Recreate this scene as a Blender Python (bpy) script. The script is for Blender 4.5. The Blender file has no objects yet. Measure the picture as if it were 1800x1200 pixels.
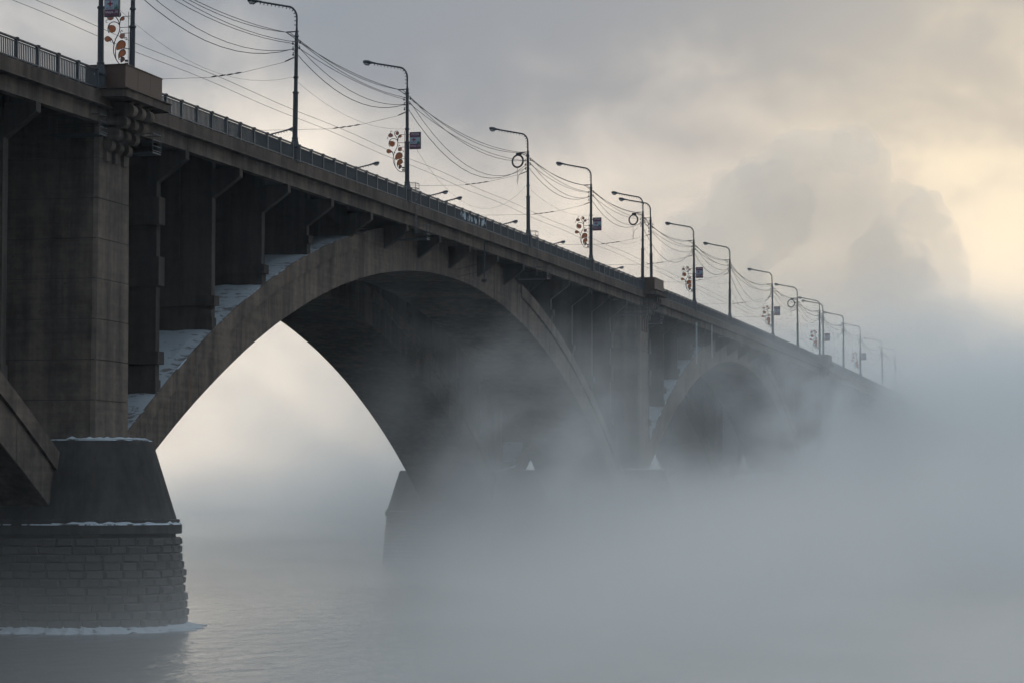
import bpy, math, random
from mathutils import Vector, Matrix
from math import sin, cos, pi, radians, exp, sqrt
random.seed(7)
sc = bpy.context.scene
col = sc.collection

# ------------------------------------------------------------------ camera, world, sun, exposure
cam = bpy.data.cameras.new('camera')
cam.sensor_width = 36.0; cam.lens = 90.0; cam.clip_start = 0.5; cam.clip_end = 20000
camo = bpy.data.objects.new('camera', cam); col.objects.link(camo)
camo.location = (-140.504, -59.8755, 7.6252)
camo.rotation_euler = (pi/2 + 0.06124, 0, 0.25107 - pi/2)
sc.camera = camo

SUN_AZ = radians(4.0)       # measured from +X towards +Y
SUN_EL = radians(7.5)
SKY_OFF = (0.03, 0.02, 0.10)
w = bpy.data.worlds.new('World'); sc.world = w; w.use_nodes = True

class NT:
    """small helper for building node trees"""
    def __init__(s, tree): s.t = tree; s.n = tree.nodes; s.l = tree.links
    def node(s, kind, **kw):
        nd = s.n.new(kind)
        for k, v in kw.items():
            if k.startswith('i_'): s.put(nd.inputs[k[2:].replace('_', ' ')], v)
            else: setattr(nd, k, v)
        return nd
    def put(s, sock, v):
        if isinstance(v, bpy.types.NodeSocket): s.l.new(v, sock)
        else: sock.default_value = v
    def m(s, op, a, b=0.0, c=0.0, clamp=False):
        nd = s.n.new('ShaderNodeMath'); nd.operation = op; nd.use_clamp = clamp
        s.put(nd.inputs[0], a); s.put(nd.inputs[1], b); s.put(nd.inputs[2], c)
        return nd.outputs[0]
    def vm(s, op, a, b=(0, 0, 0)):
        nd = s.n.new('ShaderNodeVectorMath'); nd.operation = op
        s.put(nd.inputs[0], a)
        if op == 'SCALE': s.put(nd.inputs['Scale'], b)
        else: s.put(nd.inputs[1], b)
        return nd.outputs['Value' if op in ('DOT_PRODUCT', 'LENGTH') else 'Vector']
    def sm(s, x, a, b, t0=0.0, t1=1.0):
        nd = s.n.new('ShaderNodeMapRange'); nd.interpolation_type = 'SMOOTHSTEP'
        s.put(nd.inputs['Value'], x); s.put(nd.inputs['From Min'], a); s.put(nd.inputs['From Max'], b)
        s.put(nd.inputs['To Min'], t0); s.put(nd.inputs['To Max'], t1)
        return nd.outputs[0]
    def noise(s, vec, scale, detail=2.0, rough=0.5, dist=0.0):
        nd = s.n.new('ShaderNodeTexNoise'); s.put(nd.inputs['Vector'], vec)
        nd.inputs['Scale'].default_value = scale; nd.inputs['Detail'].default_value = detail
        nd.inputs['Roughness'].default_value = rough; nd.inputs['Distortion'].default_value = dist
        return nd.outputs['Fac']
    def mix(s, f, a, b):
        nd = s.n.new('ShaderNodeMix'); nd.data_type = 'RGBA'
        s.put(nd.inputs['Factor'], f)
        for sk, v in ((nd.inputs[6], a), (nd.inputs[7], b)):
            if isinstance(v, bpy.types.NodeSocket): s.l.new(v, sk)
            else: sk.default_value = (*v, 1.0) if len(v) == 3 else v
        return nd.outputs[2]
    def sep(s, v):
        nd = s.n.new('ShaderNodeSeparateXYZ'); s.l.new(v, nd.inputs[0]); return nd.outputs
    def comb(s, x, y, z):
        nd = s.n.new('ShaderNodeCombineXYZ')
        for i, v in enumerate((x, y, z)): s.put(nd.inputs[i], v)
        return nd.outputs[0]

def build_world():
    t = NT(w.node_tree); t.n.clear()
    sky = t.node('ShaderNodeTexSky', sky_type='NISHITA', sun_disc=False)
    sky.sun_elevation = SUN_EL; sky.sun_rotation = pi/2 - SUN_AZ
    sky.air_density = 1.0; sky.dust_density = 1.5; sky.ozone_density = 1.0
    d = t.vm('NORMALIZE', t.node('ShaderNodeTexCoord').outputs['Generated'])
    x, y, z = t.sep(d)
    # an uneven winter cloud deck: cream low on the sunrise side, blue grey higher up, brighter overhead
    p = t.comb(t.m('MULTIPLY', x, 1.0), y, t.m('MULTIPLY', z, 1.6))
    n1 = t.noise(t.vm('ADD', p, SKY_OFF), 5.5, 3.0, 0.5, 0.5)
    n2 = t.noise(t.vm('ADD', p, (3.1, 7.7, 1.3)), 19.0, 4.0, 0.55, 0.4)
    n = t.m('ADD', t.m('MULTIPLY', n1, 0.76), t.m('MULTIPLY', n2, 0.24))
    el = t.m('ADD', z, t.m('MULTIPLY', t.m('SUBTRACT', n, 0.5), -0.42))
    hi = t.sm(el, 0.015, 0.20)
    hd = (cos(SUN_AZ), sin(SUN_AZ), 0.0)
    side = t.sm(t.vm('DOT_PRODUCT', d, hd), -0.1, 0.85)
    low = t.mix(side, (0.20, 0.235, 0.28), (1.28, 1.14, 0.97))
    high = t.mix(t.sm(z, 0.18, 0.8), (0.250, 0.292, 0.352), (0.66, 0.785, 0.885))
    c = t.mix(hi, low, high)
    sd = (cos(SUN_EL)*cos(SUN_AZ), cos(SUN_EL)*sin(SUN_AZ), sin(SUN_EL))
    g = t.m('MAXIMUM', t.vm('DOT_PRODUCT', d, sd), 0.0)
    glow = t.m('POWER', g, 300.0)
    thin = t.sm(n, 0.42, 0.58)
    c = t.mix(t.m('MULTIPLY', glow, t.m('MULTIPLY_ADD', thin, 0.55, 0.36), clamp=True), c, (0.88, 0.775, 0.59))
    c10 = t.node('ShaderNodeVectorMath', operation='SCALE'); t.l.new(c, c10.inputs[0]); c10.inputs['Scale'].default_value = 10.0
    cc = t.mix(0.96, sky.outputs[0], c10.outputs[0])
    bg = t.node('ShaderNodeBackground'); t.l.new(cc, bg.inputs['Color']); bg.inputs['Strength'].default_value = 0.1
    out = t.node('ShaderNodeOutputWorld'); t.l.new(bg.outputs[0], out.inputs['Surface'])
build_world()
w.cycles.sampling_method = 'MANUAL'; w.cycles.sample_map_resolution = 512

sun = bpy.data.lights.new('sun', 'SUN'); sun.energy = 0.8; sun.angle = radians(60); sun.color = (1.0, 0.86, 0.68)
suno = bpy.data.objects.new('sun', sun); col.objects.link(suno)
suno.rotation_euler = Vector((cos(SUN_EL)*cos(SUN_AZ), cos(SUN_EL)*sin(SUN_AZ), sin(SUN_EL))).to_track_quat('Z', 'Y').to_euler()
suno.location = (400, 0, 120)

vs = sc.view_settings
vs.view_transform = 'Standard'; vs.look = 'None'; vs.exposure = 0.0; vs.gamma = 1.0; vs.use_curve_mapping = False
cy = sc.cycles
cy.use_denoising = True; cy.use_adaptive_sampling = True; cy.adaptive_threshold = 0.04; cy.adaptive_min_samples = 16; cy.max_bounces = 8; cy.diffuse_bounces = 3; cy.glossy_bounces = 3
cy.transmission_bounces = 2; cy.volume_bounces = 4; cy.volume_max_steps = 512; cy.volume_step_rate = 1.0
cy.caustics_reflective = False; cy.caustics_refractive = False

# ------------------------------------------------------------------ materials
def mat(name): 
    m = bpy.data.materials.new(name); m.use_nodes = True
    t = NT(m.node_tree); b = t.n['Principled BSDF']
    return m, t, b

def bump(t, b, h, strength, dist):
    bp = t.node('ShaderNodeBump'); t.l.new(h, bp.inputs['Height'])
    bp.inputs['Strength'].default_value = strength; bp.inputs['Distance'].default_value = dist
    t.l.new(bp.outputs[0], b.inputs['Normal'])

SNOW = (0.56, 0.63, 0.70)
def concrete(name, base, dark, boards=0.5, streak=0.6, snow=0.0):
    m, t, b = mat(name)
    p = t.node('ShaderNodeNewGeometry').outputs['Position']
    x, y, z = t.sep(p)
    big = t.noise(p, 0.16, 4, 0.55)
    fine = t.noise(p, 1.7, 5, 0.6)
    st = t.noise(t.comb(t.m('MULTIPLY', x, 1.1), t.m('MULTIPLY', y, 1.1), t.m('MULTIPLY', z, 0.05)), 1.0, 4, 0.6)
    bd = t.noise(t.comb(t.m('MULTIPLY', x, 0.15), t.m('MULTIPLY', y, 0.15), t.m('MULTIPLY', z, 4.0)), 1.0, 2, 0.5)
    f = t.m('ADD', t.m('MULTIPLY', big, 0.5), t.m('MULTIPLY', fine, 0.35))
    f = t.m('ADD', f, t.m('MULTIPLY', t.m('SUBTRACT', st, 0.5), streak))
    f = t.m('ADD', f, t.m('MULTIPLY', t.m('SUBTRACT', bd, 0.5), 0.25*boards))
    c = t.mix(t.sm(f, 0.22, 0.66), dark, base)
    pits = t.sm(t.noise(p, 3.3, 5, 0.7), 0.64, 0.70)
    c = t.mix(t.m('MULTIPLY', pits, 0.6), c, tuple(v*0.35 for v in dark))
    rust = t.sm(t.noise(t.comb(x, y, t.m('MULTIPLY', z, 0.12)), 0.7, 3, 0.6), 0.60, 0.78)
    drk = t.sm(t.noise(t.comb(t.m('MULTIPLY', x, 0.8), t.m('MULTIPLY', y, 0.8), t.m('MULTIPLY', z, 0.09)), 0.55, 5, 0.65), 0.50, 0.66)
    c = t.mix(t.m('MULTIPLY', drk, 0.55), c, tuple(v*0.45 for v in dark))
    c = t.mix(t.m('MULTIPLY', rust, 0.5), c, (base[0]*1.05, base[1]*0.80, base[2]*0.62))
    if snow:
        nz = t.sep(t.node('ShaderNodeNewGeometry').outputs['Normal'])[2]
        k = t.m('MULTIPLY', t.sm(nz, 0.55, 0.75), t.sm(t.noise(p, 1.1, 5, 0.6), 0.60-0.3*snow, 0.66-0.3*snow))
        c = t.mix(k, c, SNOW)
    t.l.new(c, b.inputs['Base Color']); b.inputs['Roughness'].default_value = 0.92
    b.inputs['Specular IOR Level'].default_value = 0.25
    bump(t, b, t.m('ADD', fine, t.m('MULTIPLY', bd, boards)), 0.5, 0.05)
    return m

def metal(name, base, rough=0.55, metallic=0.3, frost=0.0, var=0.25):
    m, t, b = mat(name)
    p = t.node('ShaderNodeNewGeometry').outputs['Position']
    n = t.noise(p, 2.3, 4, 0.6)
    c = t.mix(n, tuple(v*(1-var) for v in base), tuple(v*(1+var) for v in base))
    if frost:
        g = t.node('ShaderNodeNewGeometry')
        nz = t.sep(g.outputs['Normal'])[2]
        k = t.m('MULTIPLY', t.sm(nz, 0.4, 0.8), t.sm(t.noise(p, 2.0, 4, 0.6), 0.35, 0.6, 0.25, 1.0))
        c = t.mix(t.m('MULTIPLY', k, frost), c, SNOW)
    t.l.new(c, b.inputs['Base Color']); b.inputs['Roughness'].default_value = rough
    b.inputs['Metallic'].default_value = metallic
    return m

def snowy(name, cover=0.55, tone=1.0):
    m, t, b = mat(name)
    p = t.node('ShaderNodeNewGeometry').outputs['Position']
    x, y, z = t.sep(p)
    n = t.noise(t.comb(x, t.m('MULTIPLY', y, 0.6), z), 2.2, 6, 0.72, 0.3)
    n2 = t.noise(p, 0.35, 3, 0.5)
    k = t.sm(t.m('ADD', t.m('MULTIPLY', n, 0.75), t.m('MULTIPLY', n2, 0.35)), 0.62-cover*0.35, 0.70-cover*0.35)
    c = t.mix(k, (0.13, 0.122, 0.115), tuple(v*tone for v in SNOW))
    t.l.new(c, b.inputs['Base Color']); b.inputs['Roughness'].default_value = 0.9
    bump(t, b, n, 0.6, 0.08)
    return m

def flat(name, c, rough=0.6, trans=0.0):
    m, t, b = mat(name)
    p = t.node('ShaderNodeNewGeometry').outputs['Position']
    n = t.noise(p, 5.0, 3, 0.6)
    t.l.new(t.mix(n, tuple(v*0.8 for v in c), tuple(v*1.15 for v in c)), b.inputs['Base Color'])
    b.inputs['Roughness'].default_value = rough
    return m

M = {}
M['conc'] = concrete('concrete_light', (0.215, 0.170, 0.136), (0.064, 0.054, 0.048), 0.6, 0.55, 0.0)
M['rib'] = concrete('concrete_rib', (0.215, 0.168, 0.133), (0.064, 0.053, 0.046), 0.8, 0.5, 0.25)
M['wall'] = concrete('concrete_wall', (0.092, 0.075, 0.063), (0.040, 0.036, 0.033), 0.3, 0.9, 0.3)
M['fascia'] = concrete('concrete_fascia', (0.150, 0.113, 0.090), (0.050, 0.041, 0.036), 0.2, 0.6, 0.2)
M['ped'] = concrete('concrete_pedestal', (0.072, 0.067, 0.064), (0.034, 0.033, 0.033), 0.3, 0.6, 0.5)
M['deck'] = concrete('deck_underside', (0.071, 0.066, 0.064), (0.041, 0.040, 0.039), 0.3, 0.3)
M['road'] = flat('asphalt', (0.055, 0.055, 0.058), 0.9)
M['snow'] = snowy('snow_on_rib', 0.50, 0.58)  # rib snow toned down: shade under the deck put into its colour
M['ice'] = snowy('shore_ice', 0.8, 0.75)
M['rail'] = metal('painted_rail', (0.042, 0.053, 0.066), 0.6, 0.1, 0.75)
M['pole'] = metal('painted_pole', (0.026, 0.032, 0.041), 0.55, 0.1)
M['wire'] = metal('wire', (0.018, 0.020, 0.024), 0.7, 0.0)
M['steel'] = metal('frosted_steel', (0.06, 0.07, 0.082), 0.6, 0.2, 1.0)
M['box'] = metal('brown_panel', (0.062, 0.031, 0.020), 0.65, 0.0, 0.35, 0.18)
M['frost'] = flat('frost', (0.55, 0.64, 0.70), 0.9)
M['lens'] = flat('lamp_glass', (0.42, 0.43, 0.42), 0.25)
M['leaf'] = flat('orange_plate', (0.46, 0.13, 0.035), 0.5)
M['flower'] = flat('rose_plate', (0.40, 0.16, 0.115), 0.5)
M['leafdark'] = flat('brown_plate', (0.17, 0.07, 0.045), 0.5)
M['plum'] = flat('sign_plum', (0.115, 0.03, 0.07), 0.4)
M['pale'] = flat('sign_pale_blue', (0.30, 0.38, 0.46), 0.4)
M['green'] = flat('sign_green', (0.02, 0.12, 0.075), 0.4)
M['red'] = flat('sign_red', (0.22, 0.012, 0.03), 0.4)
M['letter'] = flat('sign_letter', (0.62, 0.55, 0.60), 0.5)
M['frame'] = metal('sign_frame', (0.05, 0.052, 0.06), 0.5, 0.3)

def stone_mat():
    m, t, b = mat('granite')
    r = t.node('ShaderNodeObjectInfo').outputs['Random']
    p = t.node('ShaderNodeNewGeometry').outputs['Position']
    n = t.noise(p, 2.5, 5, 0.65)
    f = t.m('ADD', t.m('MULTIPLY', r, 0.5), t.m('MULTIPLY', n, 0.5))
    c = t.mix(f, (0.030, 0.029, 0.030), (0.058, 0.053, 0.051))
    t.l.new(c, b.inputs['Base Color']); b.inputs['Roughness'].default_value = 0.85
    bump(t, b, n, 0.7, 0.08)
    return m
M['stone'] = stone_mat()

def water_mat():
    m, t, b = mat('river_water')
    p = t.node('ShaderNodeNewGeometry').outputs['Position']
    x, y, z = t.sep(p)
    q = t.comb(t.m('MULTIPLY', x, 0.55), y, z)
    h = t.m('ADD', t.noise(q, 0.55, 4, 0.6, 0.4), t.m('MULTIPLY', t.noise(q, 0.09, 2, 0.5), 1.2))
    b.inputs['Base Color'].default_value = (0.018, 0.025, 0.03, 1)
    b.inputs['Roughness'].default_value = 0.2
    b.inputs['IOR'].default_value = 1.33
    bump(t, b, h, 0.9, 0.5)
    return m
M['water'] = water_mat()

# ------------------------------------------------------------------ mesh helpers
class MB:
    def __init__(s): s.v = []; s.f = []
    def add(s, vs_, fs_):
        o = len(s.v); s.v += [tuple(v) for v in vs_]; s.f += [tuple(i+o for i in f) for f in fs_]
        return s
    def box(s, x0, x1, y0, y1, z0, z1):
        return s.add([(x0,y0,z0),(x1,y0,z0),(x1,y1,z0),(x0,y1,z0),(x0,y0,z1),(x1,y0,z1),(x1,y1,z1),(x0,y1,z1)],
                     [(0,3,2,1),(4,5,6,7),(0,1,5,4),(1,2,6,5),(2,3,7,6),(3,0,4,7)])
    def cbox(s, x0, x1, y0, y1, z0, z1, c=0.05):
        """box with chamfered vertical edges"""
        p = [(x0+c,y0),(x1-c,y0),(x1,y0+c),(x1,y1-c),(x1-c,y1),(x0+c,y1),(x0,y1-c),(x0,y0+c)]
        return s.prism(p, z0, z1)
    def prism(s, p, z0, z1):
        n = len(p)
        return s.add([(a,b,z0) for a,b in p]+[(a,b,z1) for a,b in p],
                     [tuple(reversed(range(n))), tuple(range(n,2*n))]+[(i,(i+1)%n,n+(i+1)%n,n+i) for i in range(n)])
    def extr(s, prof, axis, a0, a1):
        """profile (u,v) extruded along an axis: 'x' -> (y,z), 'y' -> (x,z)"""
        n = len(prof)
        mk = (lambda a,u,v:(a,u,v)) if axis == 'x' else (lambda a,u,v:(u,a,v))
        return s.add([mk(a0,u,v) for u,v in prof]+[mk(a1,u,v) for u,v in prof],
                     [tuple(reversed(range(n))), tuple(range(n,2*n))]+[(i,(i+1)%n,n+(i+1)%n,n+i) for i in range(n)])
    def tube(s, pts, r, k=6, cap=True):
        pts = [Vector(p) for p in pts]; n = len(pts)
        rs = r if isinstance(r, (list, tuple)) else [r]*n
        base = []; ref = None
        for i, p in enumerate(pts):
            d = (pts[min(i+1,n-1)]-pts[max(i-1,0)]).normalized()
            if ref is None:
                ref = Vector((0,0,1)) if abs(d.z) < 0.9 else Vector((1,0,0))
            a = d.cross(ref)
            if a.length < 1e-5: a = d.cross(Vector((0,1,0)))
            a.normalize(); bb = d.cross(a); ref = a.cross(d)
            base += [p + (a*cos(2*pi*j/k)+bb*sin(2*pi*j/k))*rs[i] for j in range(k)]
        f = [(i*k+j, i*k+(j+1)%k, (i+1)*k+(j+1)%k, (i+1)*k+j) for i in range(n-1) for j in range(k)]
        if cap: f += [tuple(reversed(range(k))), tuple(range((n-1)*k, n*k))]
        return s.add(base, f)
    def lathe(s, prof, k=12, c=(0,0)):
        """profile of (r,z) turned round a vertical axis"""
        n = len(prof)
        vs_ = [(c[0]+r*cos(2*pi*j/k), c[1]+r*sin(2*pi*j/k), z) for r,z in prof for j in range(k)]
        f = [(i*k+j, i*k+(j+1)%k, (i+1)*k+(j+1)%k, (i+1)*k+j) for i in range(n-1) for j in range(k)]
        f += [tuple(reversed(range(k))), tuple(range((n-1)*k, n*k))]
        return s.add(vs_, f)
    def mesh(s, name, m):
        me = bpy.data.meshes.new(name); me.from_pydata(s.v, [], s.f); me.materials.append(M[m] if isinstance(m, str) else m)
        me.validate(); me.update(); return me
    def build(s, name, m, parent=None, smooth=False, **kw):
        me = s.mesh(name, m)
        if smooth: me.polygons.foreach_set('use_smooth', [True]*len(me.polygons))
        return link(name, me, parent, **kw)

def link(name, data, parent=None, loc=None, rot=None, **kw):
    o = bpy.data.objects.new(name, data); col.objects.link(o)
    if parent: o.parent = parent
    if loc: o.location = loc
    if rot: o.rotation_euler = rot
    for k, v in kw.items(): o[k] = v
    return o
def thing(name, label, cat, loc=(0,0,0), rz=0.0, group=None):
    o = bpy.data.objects.new(name, None); col.objects.link(o); o.location = loc; o.rotation_euler = (0,0,rz)
    o['label'] = label; o['category'] = cat
    if group: o['group'] = group
    return o
def tag(o, label, cat, group=None):
    o['label'] = label; o['category'] = cat
    if group: o['group'] = group
    return o
def copy_tree(o, parent=None):
    c = o.copy(); col.objects.link(c); c.parent = parent
    for ch in list(o.children): copy_tree(ch, c)
    return c

ORD = ['first','second','third','fourth','fifth','sixth','seventh','eighth','ninth','tenth','eleventh','twelfth',
       'thirteenth','fourteenth','fifteenth','sixteenth','seventeenth','eighteenth','nineteenth','twentieth']

# ------------------------------------------------------------------ river
L = 158.46
wt = MB().add([(-1500,-1500,0),(1500,-1500,0),(1500,1500,0),(-1500,1500,0)], [(0,1,2,3)]).build('river', 'water')
wt['kind'] = 'structure'

# ------------------------------------------------------------------ bridge geometry (metres; X along the bridge, Y across, near edge Y=0)
YA = 14.5                               # axis of the bridge
def zr(x):                              # top of the railing
    t = max(-0.6, min(x/L, 4.2))
    return 32.515 + 1.408*t - 0.618*t*t if t < 2.6 else 32.515+1.408*2.6-0.618*2.6*2.6 - (t-2.6)*1.7
SP_DZ = {-1: -0.15, 0: 0.0, 1: 0.45, 2: 0.0, 3: -1.0}
def zi(u): return 27.4 - 0.00338*u*u - 4.5e-8*u**4
DEPTH = 3.65
WALL_S = 9.735; WALL_0 = 11.1
bridge = thing('arch_bridge', 'long grey concrete arch bridge crossing the steaming river', 'bridge')

# deck
def strip(name, prof, xs, m):
    mb = MB(); n = len(prof)
    vv = [(x, y, zr(x)+dz) for x in xs for y, dz in prof]
    ff = [(i*n+j, i*n+(j+1)%n, (i+1)*n+(j+1)%n, (i+1)*n+j) for i in range(len(xs)-1) for j in range(n)]
    ff += [tuple(reversed(range(n))), tuple(range((len(xs)-1)*n, len(xs)*n))]
    return mb.add(vv, ff).build(name, m, bridge)
XS = [-95+i*5 for i in range(int((4.0*L+95)/5)+1)]
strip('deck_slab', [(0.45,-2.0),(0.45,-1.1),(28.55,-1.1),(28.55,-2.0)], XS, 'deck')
strip('roadway', [(4.2,-1.095),(4.2,-1.05),(24.8,-1.05),(24.8,-1.095)], XS, 'road')
# longitudinal girders under the slab
for y in (7.5, 21.5):
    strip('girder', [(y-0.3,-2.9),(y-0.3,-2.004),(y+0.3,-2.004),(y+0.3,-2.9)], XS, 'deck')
def seg_range(k):
    xs = [k*L-WALL_0+2*WALL_0*0] 
    return [k*L] + [k*L+WALL_0+WALL_S*i for i in range(15)] + [(k+1)*L]
for side in (0, 1):
    def S(p): return p if side == 0 else [(29.0-y, z) for y, z in reversed(p)]
    for k in (-1, 0, 1, 2, 3):
        pts = seg_range(k)
        for a, b in zip(pts[:-1], pts[1:]):
            if b < -40 or (side == 1 and not (0 <= a < 2*L)): continue
            if side == 0 or True:
                xs = [a+0.02, (a+b)/2, b-0.02]
                strip('edge_beam', S([(0.32,-2.95),(0.32,-2.052),(0.85,-2.052),(0.85,-2.95)]), xs, 'conc')
        a = max(k*L, -95)
        n = 4
        if side == 1 and k > 2: continue
        for i in range(n):
            xa = a+( (k+1)*L-a)*i/n; xb = a+((k+1)*L-a)*(i+1)/n
            xs = [xa+0.015+(xb-xa-0.03)*j/8 for j in range(9)]
            strip('fascia', S([(-0.12,-1.97),(-0.12,-1.22),(0.40,-1.22),(0.44,-1.97)]), xs, 'fascia')
            strip('drip_mould', S([(-0.20,-2.05),(-0.20,-1.972),(0.30,-1.972),(0.30,-2.05)]), xs, 'conc')

# arch ribs
def rib(k, y0, y1):
    xm = (k+0.5)*L; dz = SP_DZ[k]; N = 64
    U = [-75.6+151.2*i/N for i in range(N+1)]
    vv = []
    for u in U:
        x = xm+u; a = zi(u)+dz; b = min(a+DEPTH, zr(x)-2.16)
        a2 = a + random.uniform(-0.02, 0.02)
        vv += [(x,y0,a2),(x,y0,b),(x,y1,b),(x,y1,a2)]
    ff = [(i*4+j, i*4+(j+1)%4, (i+1)*4+(j+1)%4, (i+1)*4+j) for i in range(N) for j in range(4)]
    ff += [(3,2,1,0), (N*4,N*4+1,N*4+2,N*4+3)]
    r = MB().add(vv, ff).build('arch_rib', 'rib', bridge)
    for sy in ((y0-0.22, y0+0.12), (y1-0.12, y1+0.22)):
        for sg in (-1, 1):
            rng = [u for u in U if u*sg > 25.5]
            vv = []
            for u in rng:
                x = xm+u; b = zi(u)+dz+DEPTH+0.03
                vv += [(x,sy[0],b-1.2),(x,sy[0],b),(x,sy[1],b),(x,sy[1],b-1.2)]
            n = len(rng)
            ff = [(i*4+j, i*4+(j+1)%4, (i+1)*4+(j+1)%4, (i+1)*4+j) for i in range(n-1) for j in range(4)]
            ff += [(3,2,1,0), (4*n-4,4*n-3,4*n-2,4*n-1)]
            MB().add(vv, ff).build('rib_flange', 'rib', r)
    # snow lying on the back of the rib
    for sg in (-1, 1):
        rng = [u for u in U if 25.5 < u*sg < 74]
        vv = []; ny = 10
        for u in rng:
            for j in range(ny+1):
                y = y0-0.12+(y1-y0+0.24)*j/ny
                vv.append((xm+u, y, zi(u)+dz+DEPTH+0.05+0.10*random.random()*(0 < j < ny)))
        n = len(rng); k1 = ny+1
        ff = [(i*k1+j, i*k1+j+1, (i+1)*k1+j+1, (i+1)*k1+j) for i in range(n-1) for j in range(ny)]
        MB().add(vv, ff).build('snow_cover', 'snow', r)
    # pour segments of the near face, parted by narrow joints
    if y0 < 5 and k < 2:
        NS = 33
        for i in range(NS):
            ua = -74.5+149.0*i/NS+0.02; ub = -74.5+149.0*(i+1)/NS-0.02
            if (k+0.5)*L+ub < -22: continue
            sub = [ua+(ub-ua)*j/3 for j in range(4)]
            pr = random.uniform(0.02, 0.05); vv = []
            for u in sub:
                x = xm+u; a = zi(u)+dz+0.03
                b = min(a+DEPTH, zr(x)-2.2) if abs(u) < 26 else a+DEPTH-1.24
                vv += [(x,y0-pr,a),(x,y0-pr,b),(x,y0+0.05,b),(x,y0+0.05,a)]
            ff = [(q*4+j, q*4+(j+1)%4, (q+1)*4+(j+1)%4, (q+1)*4+j) for q in range(3) for j in range(4)]
            ff += [(3,2,1,0), (12,13,14,15)]
            MB().add(vv, ff).build('rib_segment', 'rib', r)
    return r
for k in (-1, 0, 1, 2):
    rib(k, 2.3, 11.1)
    rib(k, 17.9, 26.7)
rib(3, 2.3, 11.1)

# cross walls, brackets
def cross_wall(k, i, far):
    x = k*L + WALL_0 + WALL_S*i
    u = x-(k+0.5)*L; dz = SP_DZ[k]
    off = 15.6 if far else 0.0
    y0, y1 = 2.25+off, 11.15+off
    ze = zi(u)+dz+DEPTH; zt = zr(x)-2.0
    T = 0.32
    flipb = far
    bp = [(0.32,zr(x)-2.952),(0.32,zr(x)-3.5),(2.6,zr(x)-5.15),(2.6,zr(x)-2.952)]
    if flipb: bp = [(29-a,b) for a,b in reversed(bp)]
    if ze < zt-1.9:
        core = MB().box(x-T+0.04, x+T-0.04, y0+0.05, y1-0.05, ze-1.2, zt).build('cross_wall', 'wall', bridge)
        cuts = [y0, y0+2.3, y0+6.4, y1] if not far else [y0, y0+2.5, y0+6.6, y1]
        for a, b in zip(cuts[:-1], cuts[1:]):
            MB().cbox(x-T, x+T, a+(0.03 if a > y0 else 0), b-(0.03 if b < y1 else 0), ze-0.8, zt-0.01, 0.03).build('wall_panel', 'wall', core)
        h = zt-ze
        bands = []
        if k == -1: bands = []
        elif h > 13: bands = [(1.15,0.8),(6.1,1.85),(10.0,1.75)]
        elif h > 8.5: bands = [(0.95,0.65)]
        elif h > 3.0: bands = [(0.15,0.62)]
        s = -1 if u > 0 else 1
        for zb, hb in bands:
            zz = ze+zb+0.6
            MB().cbox(x-T-0.18, x+T+0.18, y0-0.26, y1+0.26, zz, zz+hb, 0.04).build('tie_band', 'wall', core)
        if h > 3.0:
            MB().box(x-T-0.1, x+T+0.1, y0-0.06, y1+0.06, ze-0.9, ze+0.75).build('plinth', 'wall', core)
        MB().extr(bp, 'x', x-T+0.02, x+T-0.02).build('bracket', 'wall', core)
    else:
        MB().extr(bp, 'x', x-T+0.02, x+T-0.02).build('bracket', 'wall', bridge)
for k in (-1, 0, 1, 2):
    for i in range(15):
        if k == -1 and i < 12: continue
        cross_wall(k, i, False)
        if k < 2: cross_wall(k, i, True)

# piers
def stadium(R, ya, yb, n=18):
    p = [(R*cos(a), ya+R*sin(a)) for a in [pi+pi*i/n for i in range(n+1)]]
    return p + [(R*cos(a), yb+R*sin(a)) for a in [pi*i/n for i in range(n+1)]]
YN, YF = 1.9, 27.1
def loft(x0, levels, n=18):
    mb = MB(); rings = [[(x0+a, b, z) for a, b in stadium(R, YN, YF, n)] for R, z in levels]
    m_ = len(rings[0]); vv = [p for r in rings for p in r]
    ff = [(i*m_+j, i*m_+(j+1)%m_, (i+1)*m_+(j+1)%m_, (i+1)*m_+j) for i in range(len(rings)-1) for j in range(m_)]
    ff += [tuple(reversed(range(m_))), tuple(range((len(rings)-1)*m_, len(rings)*m_))]
    return mb.add(vv, ff)
def stone_mesh(wd, ht, dp, j):
    r = random.Random(j)
    b = 0.05
    f = [(-wd/2,0,-ht/2),(wd/2,0,-ht/2),(wd/2,0,ht/2),(-wd/2,0,ht/2)]
    mid = [(x*1.0, -dp*0.55, z*1.0) for x,_,z in f]
    fr = [(x*(1-0.16*r.random())*0.9, -dp*(0.85+0.4*r.random()), z*(0.55+0.3*r.random())) for x,_,z in f]
    vv = f+mid+fr
    ff = [(0,1,5,4),(1,2,6,5),(2,3,7,6),(3,0,4,7),(4,5,9,8),(5,6,10,9),(6,7,11,10),(7,4,8,11),(8,9,10,11),(3,2,1,0)]
    me = MB().add(vv, ff).mesh('stone', 'stone'); return me
STONES = [stone_mesh(1.0, 0.455, 0.24, j) for j in range(6)]

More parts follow.
